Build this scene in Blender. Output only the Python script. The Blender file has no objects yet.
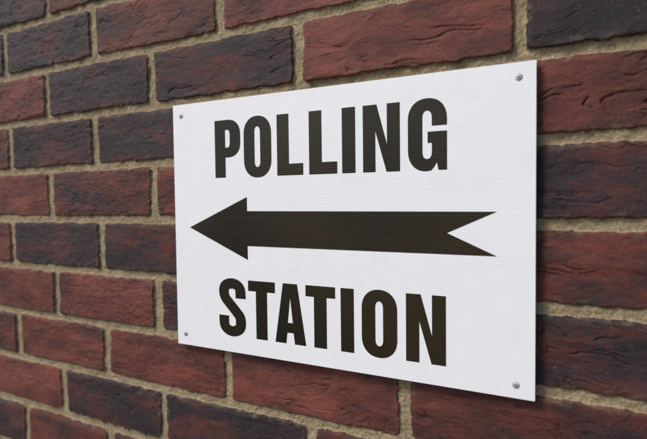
import bpy, math
import numpy as np
from mathutils import Matrix, Vector

scene = bpy.context.scene
scene.view_settings.view_transform = 'Standard'
scene.view_settings.look = 'None'
scene.view_settings.exposure = 0
Z0 = 1.5          # height of the reference level above the pavement (m)

# ------------------------------------------------------------ numpy noise
def vnoise(x, y, seed):
    t = np.random.RandomState(seed).rand(256, 256)
    xi = np.floor(x).astype(np.int64); yi = np.floor(y).astype(np.int64)
    fx = x - xi; fy = y - yi
    fx = fx*fx*fx*(fx*(fx*6-15)+10); fy = fy*fy*fy*(fy*(fy*6-15)+10)
    a = t[xi & 255, yi & 255]; b = t[(xi+1) & 255, yi & 255]
    c = t[xi & 255, (yi+1) & 255]; d = t[(xi+1) & 255, (yi+1) & 255]
    return (a*(1-fx)+b*fx)*(1-fy) + (c*(1-fx)+d*fx)*fy
def fbm(x, y, seed, o=3):
    s = 0; a = .5; n = 0
    for i in range(o):
        s = s + a*vnoise(x*2**i+i*17.3, y*2**i+i*9.1, seed+i); n += a; a *= .5
    return s/n
def sstep(a, b, x):
    t = np.clip((x-a)/(b-a), 0, 1); return t*t*(3-2*t)

# ------------------------------------------------------------ materials
def newmat(name):
    m = bpy.data.materials.new(name); m.use_nodes = True
    nt = m.node_tree; nt.nodes.clear()
    out = nt.nodes.new('ShaderNodeOutputMaterial'); b = nt.nodes.new('ShaderNodeBsdfPrincipled')
    nt.links.new(b.outputs[0], out.inputs[0])
    return m, nt, b
def N(nt, t, **k):
    n = nt.nodes.new(t)
    for a, v in k.items(): setattr(n, a, v)
    return n
def setin(nt, sock, v):
    if isinstance(v, (int, float)): sock.default_value = v
    elif isinstance(v, tuple): sock.default_value = v
    else: nt.links.new(v, sock)
def M(nt, op, a, b=None, c=None, clamp=False):
    n = N(nt, 'ShaderNodeMath', operation=op, use_clamp=clamp)
    setin(nt, n.inputs[0], a)
    if b is not None: setin(nt, n.inputs[1], b)
    if c is not None: setin(nt, n.inputs[2], c)
    return n.outputs[0]
def MIX(nt, f, a, b, mode='MIX'):
    n = N(nt, 'ShaderNodeMix', data_type='RGBA', blend_type=mode)
    setin(nt, n.inputs[0], f); setin(nt, n.inputs[6], a); setin(nt, n.inputs[7], b)
    return n.outputs[2]
def MR(nt, v, a, b, c=0., d=1.):
    n = N(nt, 'ShaderNodeMapRange'); n.clamp = True
    setin(nt, n.inputs[0], v)
    for i, q in zip((1, 2, 3, 4), (a, b, c, d)): n.inputs[i].default_value = q
    return n.outputs[0]
def NOISE(nt, vec, scale, detail=3, rough=.55, w=None):
    n = N(nt, 'ShaderNodeTexNoise')
    if w is not None:
        n.noise_dimensions = '4D'; nt.links.new(w, n.inputs['W'])
    nt.links.new(vec, n.inputs['Vector'])
    n.inputs['Scale'].default_value = scale; n.inputs['Detail'].default_value = detail
    n.inputs['Roughness'].default_value = rough
    return n.outputs[0]
def BUMP(nt, h, dist, strength=1., prev=None):
    n = N(nt, 'ShaderNodeBump'); n.inputs['Distance'].default_value = dist
    n.inputs['Strength'].default_value = strength
    nt.links.new(h, n.inputs['Height'])
    if prev is not None: nt.links.new(prev, n.inputs['Normal'])
    return n.outputs[0]

def mat_brick():
    m, nt, b = newmat('brick_and_mortar')
    pos = N(nt, 'ShaderNodeNewGeometry').outputs['Position']
    ed = N(nt, 'ShaderNodeAttribute', attribute_name='edge_mm').outputs['Fac']
    dk = N(nt, 'ShaderNodeAttribute', attribute_name='dark').outputs['Fac']
    rn = N(nt, 'ShaderNodeAttribute', attribute_name='rnd').outputs['Fac']
    cr = N(nt, 'ShaderNodeAttribute', attribute_name='crease').outputs['Fac']
    w = M(nt, 'MULTIPLY', rn, 40.)
    mp = N(nt, 'ShaderNodeMapping'); nt.links.new(pos, mp.inputs[0]); mp.inputs['Scale'].default_value = (.55, 1, 1.3)
    n1 = NOISE(nt, mp.outputs[0], 20, 4, .6, w)
    n2 = NOISE(nt, mp.outputs[0], 130, 6, .75, w)
    n3 = NOISE(nt, pos, 900, 3, .7)
    f = M(nt, 'ADD', dk, M(nt, 'MULTIPLY', M(nt, 'SUBTRACT', n1, .5), 2.0))
    f = M(nt, 'ADD', f, M(nt, 'MULTIPLY', M(nt, 'SUBTRACT', n2, .5), .7))
    ramp = N(nt, 'ShaderNodeValToRGB'); nt.links.new(f, ramp.inputs[0])
    e = ramp.color_ramp.elements
    e[0].position = 0.0; e[0].color = (.190, .050, .033, 1)
    e[1].position = 1.0; e[1].color = (.014, .010, .014, 1)
    for p, c in ((.3, (.118, .029, .021, 1)), (.52, (.068, .020, .017, 1)), (.72, (.031, .0155, .019, 1))):
        q = e.new(p); q.color = c
    col = MIX(nt, 1., ramp.outputs[0], MR(nt, n3, .25, .75, .6, 1.4), 'MULTIPLY')
    col = MIX(nt, 1., col, MR(nt, rn, 0, 1, .85, 1.15), 'MULTIPLY')
    # orange and pale mineral specks
    n4 = NOISE(nt, pos, 300, 2, .5)
    col = MIX(nt, MR(nt, n4, .68, .76, 0, .5), col, (.24, .11, .075, 1))
    n4b = NOISE(nt, mp.outputs[0], 60, 8, .8, w)
    col = MIX(nt, MR(nt, n4b, .55, .78, 0, .34), col, (.15, .095, .085, 1))
    n4c = NOISE(nt, pos, 210, 3, .6)
    col = MIX(nt, MR(nt, n4c, .34, .27, 0, .6), col, (.016, .009, .009, 1))
    col = MIX(nt, MR(nt, cr, .1, 1, 0, .5), col, (.018, .007, .007, 1))
    # mortar smears at arrises
    sm = M(nt, 'MULTIPLY', MR(nt, ed, 0, 8, 1, 0), MR(nt, n2, .48, .7, 0, .6))
    # mortar
    n5 = NOISE(nt, pos, 45, 3); n6 = NOISE(nt, pos, 700, 4, .75)
    mc = MIX(nt, MR(nt, n5, .3, .7), (.285, .215, .125, 1), (.40, .32, .20, 1))
    mc = MIX(nt, 1., mc, MR(nt, n6, .25, .75, .35, 1.45), 'MULTIPLY')
    mc = MIX(nt, MR(nt, NOISE(nt, pos, 420, 2, .5), .64, .72, 0, .6), mc, (.10, .065, .04, 1))
    col = MIX(nt, sm, col, mc)
    edn = M(nt, 'ADD', ed, M(nt, 'MULTIPLY', M(nt, 'SUBTRACT', NOISE(nt, pos, 350, 3, .6), .5), 2.5))
    mask = MR(nt, edn, -.15, .55)
    full = MIX(nt, mask, mc, col)
    nt.links.new(full, b.inputs['Base Color'])
    nt.links.new(MR(nt, mask, 0, 1, .95, .62), b.inputs['Roughness'])
    b.inputs['Specular IOR Level'].default_value = .36
    nb = BUMP(nt, n6, .0012, .7)
    nb = BUMP(nt, n2, .0024, .6, nb)
    nt.links.new(nb, b.inputs['Normal'])
    return m

def flute(nt, pos, amt):
    sep = N(nt, 'ShaderNodeSeparateXYZ'); nt.links.new(pos, sep.inputs[0])
    s = M(nt, 'SINE', M(nt, 'MULTIPLY', sep.outputs[2], 2*math.pi/.0024))
    big = NOISE(nt, pos, 14, 2)
    nb = BUMP(nt, s, amt, 1.)
    return BUMP(nt, big, .0012, .5, nb), s
def mat_sign(name, colr, rough, amt, line, spec=.5, refl_tint=None):
    m, nt, b = newmat(name)
    pos = N(nt, 'ShaderNodeNewGeometry').outputs['Position']
    nb, s = flute(nt, pos, amt)
    nt.links.new(nb, b.inputs['Normal'])
    n = NOISE(nt, pos, 60, 5, .65)
    c = MIX(nt, MR(nt, n, .35, .8, 0, .5), colr, tuple(x*.93 for x in colr[:3])+(1,))
    if refl_tint:
        c = MIX(nt, MR(nt, NOISE(nt, pos, 4, 1), .35, .65), c, refl_tint)  # broad patches of a second base colour, painting in a warm reflection
    c = MIX(nt, MR(nt, s, -1, -.4, line, 0), c, tuple(x*.7 for x in colr[:3])+(1,))
    nt.links.new(c, b.inputs['Base Color'])
    b.inputs['Roughness'].default_value = rough
    b.inputs['Specular IOR Level'].default_value = spec
    return m
def mat_plain(name, colr, rough, metal=0, sc=60, var=.25, bump=.0005):
    m, nt, b = newmat(name)
    pos = N(nt, 'ShaderNodeNewGeometry').outputs['Position']
    n = NOISE(nt, pos, sc, 6, .65)
    c = MIX(nt, n, tuple(x*(1-var) for x in colr[:3])+(1,), tuple(x*(1+var) for x in colr[:3])+(1,))
    nt.links.new(c, b.inputs['Base Color'])
    b.inputs['Roughness'].default_value = rough; b.inputs['Metallic'].default_value = metal
    nt.links.new(BUMP(nt, n, bump), b.inputs['Normal'])
    return m

# ------------------------------------------------------------ brick wall front (height field)
PITCH = 225.
rows = {  # row index k -> joints (mm) ; row k spans h = 60.3+75(k) .. +75 ; k=0 is 60..135
 3: [-475.8, -250.8, -25.], 2: [-362., -150., 77., 302.], 1: [-258.3, -39., 187.4, 421.1, 646.],
 0: [-354.8, -152.6, 73., 298., 538.], -1: [-256.4, -38.9, 187., 412., 637.],
 -2: [-358.4, -144.3, 80., 305., 538.], -3: [-249.4, -36.7, 188., 412., 637.],
 -4: [-350.7, -139.8, 79.9, 309.7, 537.], -5: [-239.8, -30.4, 197.6, 423.], -6: [-337., -136.7, 90., 315.]}
# darkness per brick, index counted as bricks right of joint i (first value: left of joint 0)
darks = {
 3: [.5, .74, .5, .4], 2: [.72, .76, .42, .25, .5], 1: [.38, .78, .66, .24, .85, .5],
 0: [.45, .76, .78, .5, .34, .3], -1: [.3, .48, .35, .5, .76, .5],
 -2: [.35, .74, .74, .5, .38, .4], -3: [.25, .32, .76, .5, .78, .5],
 -4: [.42, .32, .26, .30, .44, .4], -5: [.12, .74, .72, .6, .5], -6: [.75, .42, .5, .5, .5]}
folds = {(0, 4): 1.4, (-2, 4): 1.4, (1, 3): 1.1, (1, 4): 1.0, (-3, 4): 1.1, (-4, 3): .9, (-4, 4): 1.0, (1, 2): 1.0, (-1, 4): 1.0, (0,2): .7, (-5,3): 1.0}

def axis(lo, dlo, dhi, hi, fine, coarse):
    a = np.arange(lo, dlo, coarse); b = np.arange(dlo, dhi, fine); c = np.arange(dhi, hi+coarse, coarse)
    return np.concatenate([a, b, c])
xs = axis(-2000, -440, 580, 2200, .8, 7.)
hs = axis(-1500, -280, 400, 660, .8, 7.)
nx, nz = len(xs), len(hs)
X, H = np.meshgrid(xs, hs)
X = X.ravel(); H = H.ravel()
Hw = H + (fbm(X/160, H/300, 5, 2)-.5)*3.0
Xw = X + (fbm(X/60, H/60, 8, 2)-.5)*3.0
k = np.floor((Hw-60.3)/75).astype(int)
hz = Hw-60.3-75*k
dz = np.minimum(hz, 75-hz)
dx = np.zeros_like(X); dark = np.zeros_like(X); rnd = np.zeros_like(X); fold = np.zeros_like(X)
off = np.zeros_like(X); tlt = np.zeros_like(X); uu = np.zeros_like(X); rgh = np.zeros_like(X)
rs = np.random.RandomState(11)
for kk in range(k.min(), k.max()+1):
    if kk in rows: J = list(rows[kk])
    else: J = [(-37. if kk % 2 else -150.) + rs.uniform(-6, 6)]
    n0 = 0
    D = list(darks[kk]) if kk in darks else None
    while J[0] > -2300: J.insert(0, J[0]-PITCH+rs.uniform(-5, 5)); n0 += 1
    while J[-1] < 2500: J.append(J[-1]+PITCH+rs.uniform(-5, 5))
    J = np.array(J); nb = len(J)+1
    dd = rs.choice([.2, .3, .4, .65, .7], nb); ff = rs.uniform(.2, .8, nb); rr = rs.rand(nb); oo = rs.uniform(-.9, .9, nb)
    tt = rs.uniform(-1, 1, nb); gg = rs.uniform(.25, 1.0, nb)
    hw = rs.uniform(5.3, 7.3, nb)
    if D is not None:
        for i, v in enumerate(D):
            if i+n0 < nb: dd[i+n0] = v
        for i in range(8):
            if (kk, i) in folds: ff[i+n0] = folds[(kk, i)]; gg[i+n0] *= .6
    mk = k == kk
    xx = Xw[mk]; idx = np.searchsorted(J, xx)
    jl = J[np.clip(idx-1, 0, nb-2)]; jr = J[np.clip(idx, 0, nb-2)]
    hl = hw[np.clip(idx-1, 0, nb-1)]; hr = hw[np.clip(idx, 0, nb-1)]
    dx[mk] = np.minimum(xx-jl-hl, jr-xx-hr)
    dark[mk] = dd[idx]; rnd[mk] = rr[idx]; fold[mk] = ff[idx]; off[mk] = oo[idx]; tlt[mk] = tt[idx]; rgh[mk] = gg[idx]
    uu[mk] = (xx-jl)/np.maximum(jr-jl, 1)
dzz = dz - 4.9
r = 5.
d = np.where((dx < r) & (dzz < r), r-np.hypot(np.maximum(r-dx, 0), np.maximum(r-dzz, 0)), np.minimum(dx, dzz))
d = d + (fbm(X/14, H/14, 21, 3)-.5)*3.6 + (fbm(X/4, H/4, 25, 2)-.5)*1.8
# relief
ox = rnd*900
wx = (fbm(X/38+ox, H/30, 31, 3)-.5); wz = (fbm(X/45+ox, H/26+7, 41, 3)-.5)
a = fbm((X+wx*30)/110+ox, (H+wz*22+tlt*.18*X)/20+rnd*77, 51, 3)
area = sstep(.40, .62, fbm(X/70+ox, H/24+3, 61, 3))
# clay folds: contour terraces of a stretched field, sharp on one side
ph = a*6.5
fr = ph % 1.0
ridge = sstep(.70, .95, fr)*(1-sstep(.96, 1.0, fr))
brk = sstep(.38, .58, fbm(X/30+ox, H/9+31, 161, 2))
fo = np.clip(fold, 0, 1.5)
crease = ridge*area*brk*np.clip(fo, 0, 1)
step = (a-.5)*3.4*fold*area
und = (fbm(X/45+ox, H/30, 71, 3)-.5)*2.8
drag = (fbm(X/34+ox, H/5, 171, 3)-.5)*.9*rgh
pit = fbm(X/6+ox, H/5, 81, 3); pits = sstep(.62, .8, pit)*rgh
lump = (fbm(X/11+ox, H/9, 181, 3)-.5)*1.3*rgh
grain = (fbm(X/2.2, H/2.0, 91, 2)-.5)
bh = off + tlt*(uu-.5)*.8 + und + step - ridge*area*brk*fo*1.1 - pits*.8 + drag + lump + grain*.28 - sstep(6, 0, d)*.5
mh = -3.9 + (fbm(X/9, H/9, 101, 3)-.5)*2.4 + (fbm(X/2.4, H/2.4, 111, 2)-.5)*1.3
t = sstep(-.9, 1.8, d)
hgt = mh*(1-t) + bh*t
Y = -hgt/1000.
Y = Y.reshape(nz, nx); Y[0, :] = .02; Y[-1, :] = .02; Y[:, 0] = .02; Y[:, -1] = .02; Y = Y.ravel()
co = np.stack([X/1000, Y, H/1000+Z0], 1).astype(np.float32)
me = bpy.data.meshes.new('brickwork_face')
nv = len(co); me.vertices.add(nv); me.vertices.foreach_set('co', co.ravel())
ii = np.arange(nv, dtype=np.int32).reshape(nz, nx)
q = np.stack([ii[:-1, :-1], ii[:-1, 1:], ii[1:, 1:], ii[1:, :-1]], -1).reshape(-1, 4)
nf = len(q)
me.loops.add(nf*4); me.loops.foreach_set('vertex_index', q.ravel())
me.polygons.add(nf)
me.polygons.foreach_set('loop_start', np.arange(0, nf*4, 4, dtype=np.int32))
me.polygons.foreach_set('use_smooth', np.ones(nf, dtype=bool))
me.update(calc_edges=True)
for nm, arr in (('edge_mm', d), ('dark', dark), ('rnd', rnd), ('crease', crease)):
    at = me.attributes.new(nm, 'FLOAT', 'POINT'); at.data.foreach_set('value', arr.astype(np.float32))
MB = mat_brick()
me.materials.append(MB)

def empty(name, loc=(0, 0, 0)):
    e = bpy.data.objects.new(name, None); scene.collection.objects.link(e); e.location = loc
    e.empty_display_size = .1
    return e
def link(name, mesh, parent=None):
    o = bpy.data.objects.new(name, mesh); scene.collection.objects.link(o)
    if parent is not None: o.parent = parent
    return o
def boxes(name, bl, mat, parent=None, bevel=0):
    vs = []; fs = []
    for (x0, x1, y0, y1, z0, z1) in bl:
        n = len(vs)
        vs += [(x0,y0,z0),(x1,y0,z0),(x1,y1,z0),(x0,y1,z0),(x0,y0,z1),(x1,y0,z1),(x1,y1,z1),(x0,y1,z1)]
        fs += [tuple(n+i for i in f) for f in ((0,3,2,1),(4,5,6,7),(0,1,5,4),(1,2,6,5),(2,3,7,6),(3,0,4,7))]
    ms = bpy.data.meshes.new(name); ms.from_pydata(vs, [], fs); ms.materials.append(mat)
    o = link(name, ms, parent)
    if bevel:
        bv = o.modifiers.new('bevel', 'BEVEL'); bv.width = bevel; bv.segments = 2
    return o
wall = empty('brick_wall')
link('brickwork_face', me, wall)
m_core = mat_plain('wall_core', (.16, .05, .04), .9)
m_stone = mat_plain('coping_concrete', (.33, .31, .27), .85)
boxes('wall_core', [(-2.0, 2.2, .02, .215, 0, 2.16)], m_core, wall)
boxes('coping', [(-2.04+i*.606, -2.04+i*.606+.6, -.04, .255, 2.163, 2.225) for i in range(7)], m_stone, wall, .006)

# ------------------------------------------------------------ ground
m_slab = mat_plain('paving_slab', (.25, .24, .22), .85, sc=25)
m_asph = mat_plain('asphalt', (.05, .05, .052), .9, sc=200, bump=.003)
m_kerb = mat_plain('kerb_concrete', (.28, .27, .25), .85, sc=40)
m_grass = mat_plain('ground_earth', (.07, .09, .035), .95, sc=8, bump=.02)
boxes('ground', [(-150, 150, -150, 150, -.3, -.13)], m_grass)
boxes('road', [(-60, 60, -7.9, -1.95, -.2, -.105)], m_asph)
sl = []
for i in range(-14, 15):
    for j in range(3):
        sl.append((i*.606, i*.606+.6, -.606*(j+1)+.006, -.606*j, -.1, 0))
boxes('pavement', sl, m_slab, None, .004)
boxes('kerb', [(i*.92, i*.92+.912, -1.95, -1.825, -.2, .0) for i in range(-12, 13)], m_kerb, None, .01)

# ------------------------------------------------------------ polling station sign
S = .9843
def sx(v): return (501.5+(v-501.5)*S)/1000
def sh(v): return (12.5+(v-12.5)*S)/1000+Z0
YF = -.0080; YB = -.0040
sign = empty('polling_station_sign')
m_white = mat_sign('white_corrugated_plastic', (.79, .80, .835, 1), .42, .000018, .12)
m_ink = mat_sign('black_print', (.007, .0052, .0042, 1), .32, .00003, .3, .33, (.024, .017, .007, 1))  # last colour: brown reflection on the print, put into its base colour
m_edge = mat_plain('white_plastic_edge', (.7, .7, .72), .5)
x0, x1, z0, z1 = sx(0), sx(435), sh(-174.4), sh(131.8)
boxes('front_skin', [(x0, x1, YF, YF+.0005, z0, z1)], m_white, sign)
ribs = []
zz = z0+.0002
while zz < z1-.0003:
    ribs.append((x0+.0003, x1-.0003, YF+.0005, YB-.0005, zz, zz+.0004)); zz += .0041
boxes('flute_ribs', ribs, m_edge, sign)
boxes('back_skin', [(x0, x1, YB-.0005, YB, z0, z1)], m_white, sign)

HC = 69.
def arc(cx, cy, rx, ry, a0, a1, n=14):
    p = []
    for i in range(n+1):
        a = math.radians(a0+(a1-a0)*i/n)
        c, s_ = math.cos(a), math.sin(a); e = .9
        p.append((cx+rx*math.copysign(abs(c)**e, c), cy+ry*math.copysign(abs(s_)**e, s_)))
    return p
def rr(xa, ya, xb, yb, rx, ry):
    return arc(xb-rx, yb-ry, rx, ry, 0, 90)+arc(xa+rx, yb-ry, rx, ry, 90, 180)+arc(xa+rx, ya+ry, rx, ry, 180, 270)+arc(xb-rx, ya+ry, rx, ry, 270, 360)
def L_O(w):
    return [rr(-.3, -1.2, w+.3, HC+1.2, w/2+.3, 21), rr(15.3, 11, w-15.3, HC-11, w/2-15.3, 7)]
def L_P(w):
    o = [(0, 0), (0, HC)]+arc(w-18, HC-18, 18.5, 18, 90, 0)+arc(w-18, 41, 18.5, 17, 0, -90)+[(16, 24), (16, 0)]
    h = [(16, 36), (16, HC-12)]+arc(w-18.5, HC-17.5, 3.2, 5.5, 90, 0, 8)+arc(w-18.5, 41.5, 3.2, 5.5, 0, -90, 8)
    return [o, h]
def L_L(w): return [[(0, 0), (0, HC), (16, HC), (16, 13), (w, 13), (w, 0)]]
def L_I(w): return [[(-.2, 0), (-.2, HC), (w+.2, HC), (w+.2, 0)]]
def L_N(w): return [[(0, 0), (0, HC), (15.5, HC), (w-14, 28), (w-14, HC), (w, HC), (w, 0), (w-14.6, 0), (14, 42), (14, 0)]]
def L_T(w):
    c = w/2; return [[(c-8, 0), (c-8, HC-12.5), (0, HC-12.5), (0, HC), (w, HC), (w, HC-12.5), (c+8, HC-12.5), (c+8, 0)]]
def L_A(w):
    c = w/2
    return [[(0, 0), (c-9.5, HC), (c+9.5, HC), (w, 0), (w-15, 0), (w-16.6, 12.5), (16.6, 12.5), (15, 0)],
            [(c-3.4, 24), (c+3.4, 24), (c, 53)]]
def L_G(w):
    o = [(w, 43)]+arc(w/2, HC-20, w/2, 21, 0, 90)+arc(w/2, HC-20, w/2, 21, 90, 180)+arc(w/2-1, 20, w/2-1, 21, 180, 270)
    o += [(w/2+4, -.4), (w-12.5, 3.2), (w-10, 7.5), (w-8.5, 0), (w, 0), (w, 37.5), (w/2+.5, 37.5), (w/2+.5, 26.5), (w-15, 26.5)]
    o += arc(w/2, 18, w/2-15, 7, 0, -90, 8)+arc(w/2, 18, w/2-15, 7, 270, 180, 8)
    o += arc(w/2, HC-18, w/2-15, 7, 180, 90, 8)+arc(w/2, HC-18, w/2-15, 7, 90, 0, 8)+[(w-15, 43)]
    return [o]
def L_S(w):
    A = [(w-7.4, 46), (w-7.4, 51), (w-8.2, 57.5), (w-12.5, 62), (w/2, 63.8), (12.2, 62), (8.2, 57.5), (7.8, 51.5), (9.7, 46), (14, 41.3), (w/2, 35.5),
         (w-13, 28.5), (w-8.7, 23.5), (w-7.4, 17), (w-8.5, 11), (w-12.8, 7), (w/2, 5.2), (12.8, 7), (8.5, 11), (7.4, 17), (7.4, 24)]
    P = [A[0]]+A+[A[-1]]; C = []
    for i in range(1, len(P)-2):
        for s_ in range(6):
            t_ = s_/6; a_, b_, c_, d_ = P[i-1], P[i], P[i+1], P[i+2]
            C.append(tuple(.5*((2*b_[j])+(-a_[j]+c_[j])*t_+(2*a_[j]-5*b_[j]+4*c_[j]-d_[j])*t_**2+(-a_[j]+3*b_[j]-3*c_[j]+d_[j])*t_**3) for j in (0, 1)))
    C.append(A[-1]); l = []; r_ = []
    for i, p in enumerate(C):
        a_ = C[max(i-1, 0)]; b_ = C[min(i+1, len(C)-1)]
        tx, ty = b_[0]-a_[0], b_[1]-a_[1]; n_ = math.hypot(tx, ty)
        nx_, ny_ = -ty/n_, tx/n_
        l.append((p[0]+nx_*7.6, p[1]+ny_*6.3)); r_.append((p[0]-nx_*7.6, p[1]-ny_*6.3))
    return [l+r_[::-1]]
F = dict(O=L_O, P=L_P, L=L_L, I=L_I, N=L_N, T=L_T, A=L_A, G=L_G, S=L_S)
def printed(name, loops, lift=.00012):
    cu = bpy.data.curves.new(name+'_c', 'CURVE'); cu.dimensions = '2D'; cu.fill_mode = 'BOTH'; cu.extrude = .00004
    for lp in loops:
        sp = cu.splines.new('POLY'); sp.points.add(len(lp)-1); sp.use_cyclic_u = True
        for p, (a_, b_) in zip(sp.points, lp): p.co = (sx(a_), sh(b_), 0, 1)
    ob = bpy.data.objects.new('tmp', cu); scene.collection.objects.link(ob)
    bpy.context.view_layer.update()
    dg = bpy.context.evaluated_depsgraph_get()
    ms = bpy.data.meshes.new_from_object(ob.evaluated_get(dg)); bpy.data.objects.remove(ob)
    ms.name = name; ms.materials.clear(); ms.materials.append(m_ink)
    ms.transform(Matrix.Rotation(math.pi/2, 4, 'X')); ms.transform(Matrix.Translation((0, YF-lift, 0)))
    return link(name, ms, sign)
for word, base, pos in (('POLLING', 38., [(67.9, 106.1), (112, 150.6), (158.7, 193.3), (201, 235.8), (241.9, 257.2), (266.2, 307), (315.4, 354.9)]),
                        ('STATION', -154., [(69.9, 110.2), (114.3, 152.8), (152.6, 194.2), (194.0, 231.5), (238.3, 253.7), (263.3, 302.6), (312.3, 353.4)])):
    for ch, (a_, b_) in zip(word, pos):
        lps = [[(px+a_, py+base) for px, py in lp] for lp in F[ch](b_-a_)]
        printed('letter_'+ch.lower(), lps, .00012 + (.00002 if ch == 'A' else 0))
printed('arrow', [[(24.6, -23.2), (114.8, 14.2), (114.8, -2.5), (401.5, -2.5), (354.7, -23.2), (401.5, -44), (114.8, -44), (114.8, -60.6)]])

# screws
m_screw = mat_plain('zinc_screw', (.40, .40, .41), .6, metal=.25, sc=500)
m_slot = mat_plain('screw_recess', (.05, .05, .05), .7)
for i, (a_, b_) in enumerate(((13.6, 117.5), (420.4, 118.2), (13.6, -160.5), (418.6, -162))):
    prof = [(0, .0009), (.0012, .00088), (.0020, .0007), (.0024, .0004), (.0026, .0002), (.0032, .0002), (.0033, 0)]
    n = 28; vs = [(0, -prof[0][1], 0)]; fs = []
    for r_, h_ in prof[1:]:
        for j in range(n):
            an = 2*math.pi*j/n; vs.append((r_*math.cos(an), -h_, r_*math.sin(an)))
    for j in range(n): fs.append((0, 1+j, 1+(j+1) % n))
    for kx in range(len(prof)-2):
        for j in range(n):
            A_ = 1+kx*n; B_ = A_+n; fs.append((A_+j, B_+j, B_+(j+1) % n, A_+(j+1) % n))
    ms = bpy.data.meshes.new('screw'); ms.from_pydata(vs, [], fs); ms.materials.append(m_screw)
    for p in ms.polygons: p.use_smooth = True
    o = link('screw', ms, sign); o.location = (sx(a_), YF-.00002, sh(b_))
    s_ = boxes('screw_recess', [(-.0012, .0012, -.00100, -.0006, -.00025, .00025), (-.00025, .00025, -.00102, -.0006, -.0012, .0012)], m_slot, sign)
    s_.location = o.location; s_.rotation_euler = (0, .5+i*.7, 0)

# ------------------------------------------------------------ light
sd = Vector((-.50, -.58, .80)).normalized()
el = math.asin(sd.z); az = math.atan2(sd.x, sd.y)
wd = bpy.data.worlds.new('World'); scene.world = wd; wd.use_nodes = True
nt = wd.node_tree; bg = nt.nodes['Background']
sk = nt.nodes.new('ShaderNodeTexSky'); sk.sky_type = 'NISHITA'; sk.sun_disc = False
sk.sun_elevation = el; sk.sun_rotation = az; sk.dust_density = 2.5
nt.links.new(sk.outputs[0], bg.inputs[0]); bg.inputs[1].default_value = .145
sun = bpy.data.lights.new('sun', 'SUN'); sun.energy = 2.6; sun.angle = math.radians(16); sun.color = (1, .95, .89)
so = bpy.data.objects.new('sun', sun); scene.collection.objects.link(so)
so.rotation_euler = sd.to_track_quat('Z', 'Y').to_euler(); so.location = (-3, -4, 5)

# ------------------------------------------------------------ camera
cam = bpy.data.cameras.new('camera'); co_ = bpy.data.objects.new('camera', cam); scene.collection.objects.link(co_)
Rm = Matrix(((.8740, -.00953, .4858), (.4858, .0417, -.8731), (-.01196, .9991, .0411))).to_4x4()
q_ = Rm.to_quaternion()
co_.rotation_mode = 'QUATERNION'; co_.rotation_quaternion = q_
co_.location = (.5015, -.5092, Z0+.0125)
cam.sensor_width = 36; cam.sensor_fit = 'HORIZONTAL'; cam.lens = 29.77
cam.clip_start = .01; cam.clip_end = 500
cam.dof.use_dof = True; cam.dof.focus_distance = .57; cam.dof.aperture_fstop = 5.0
scene.camera = co_
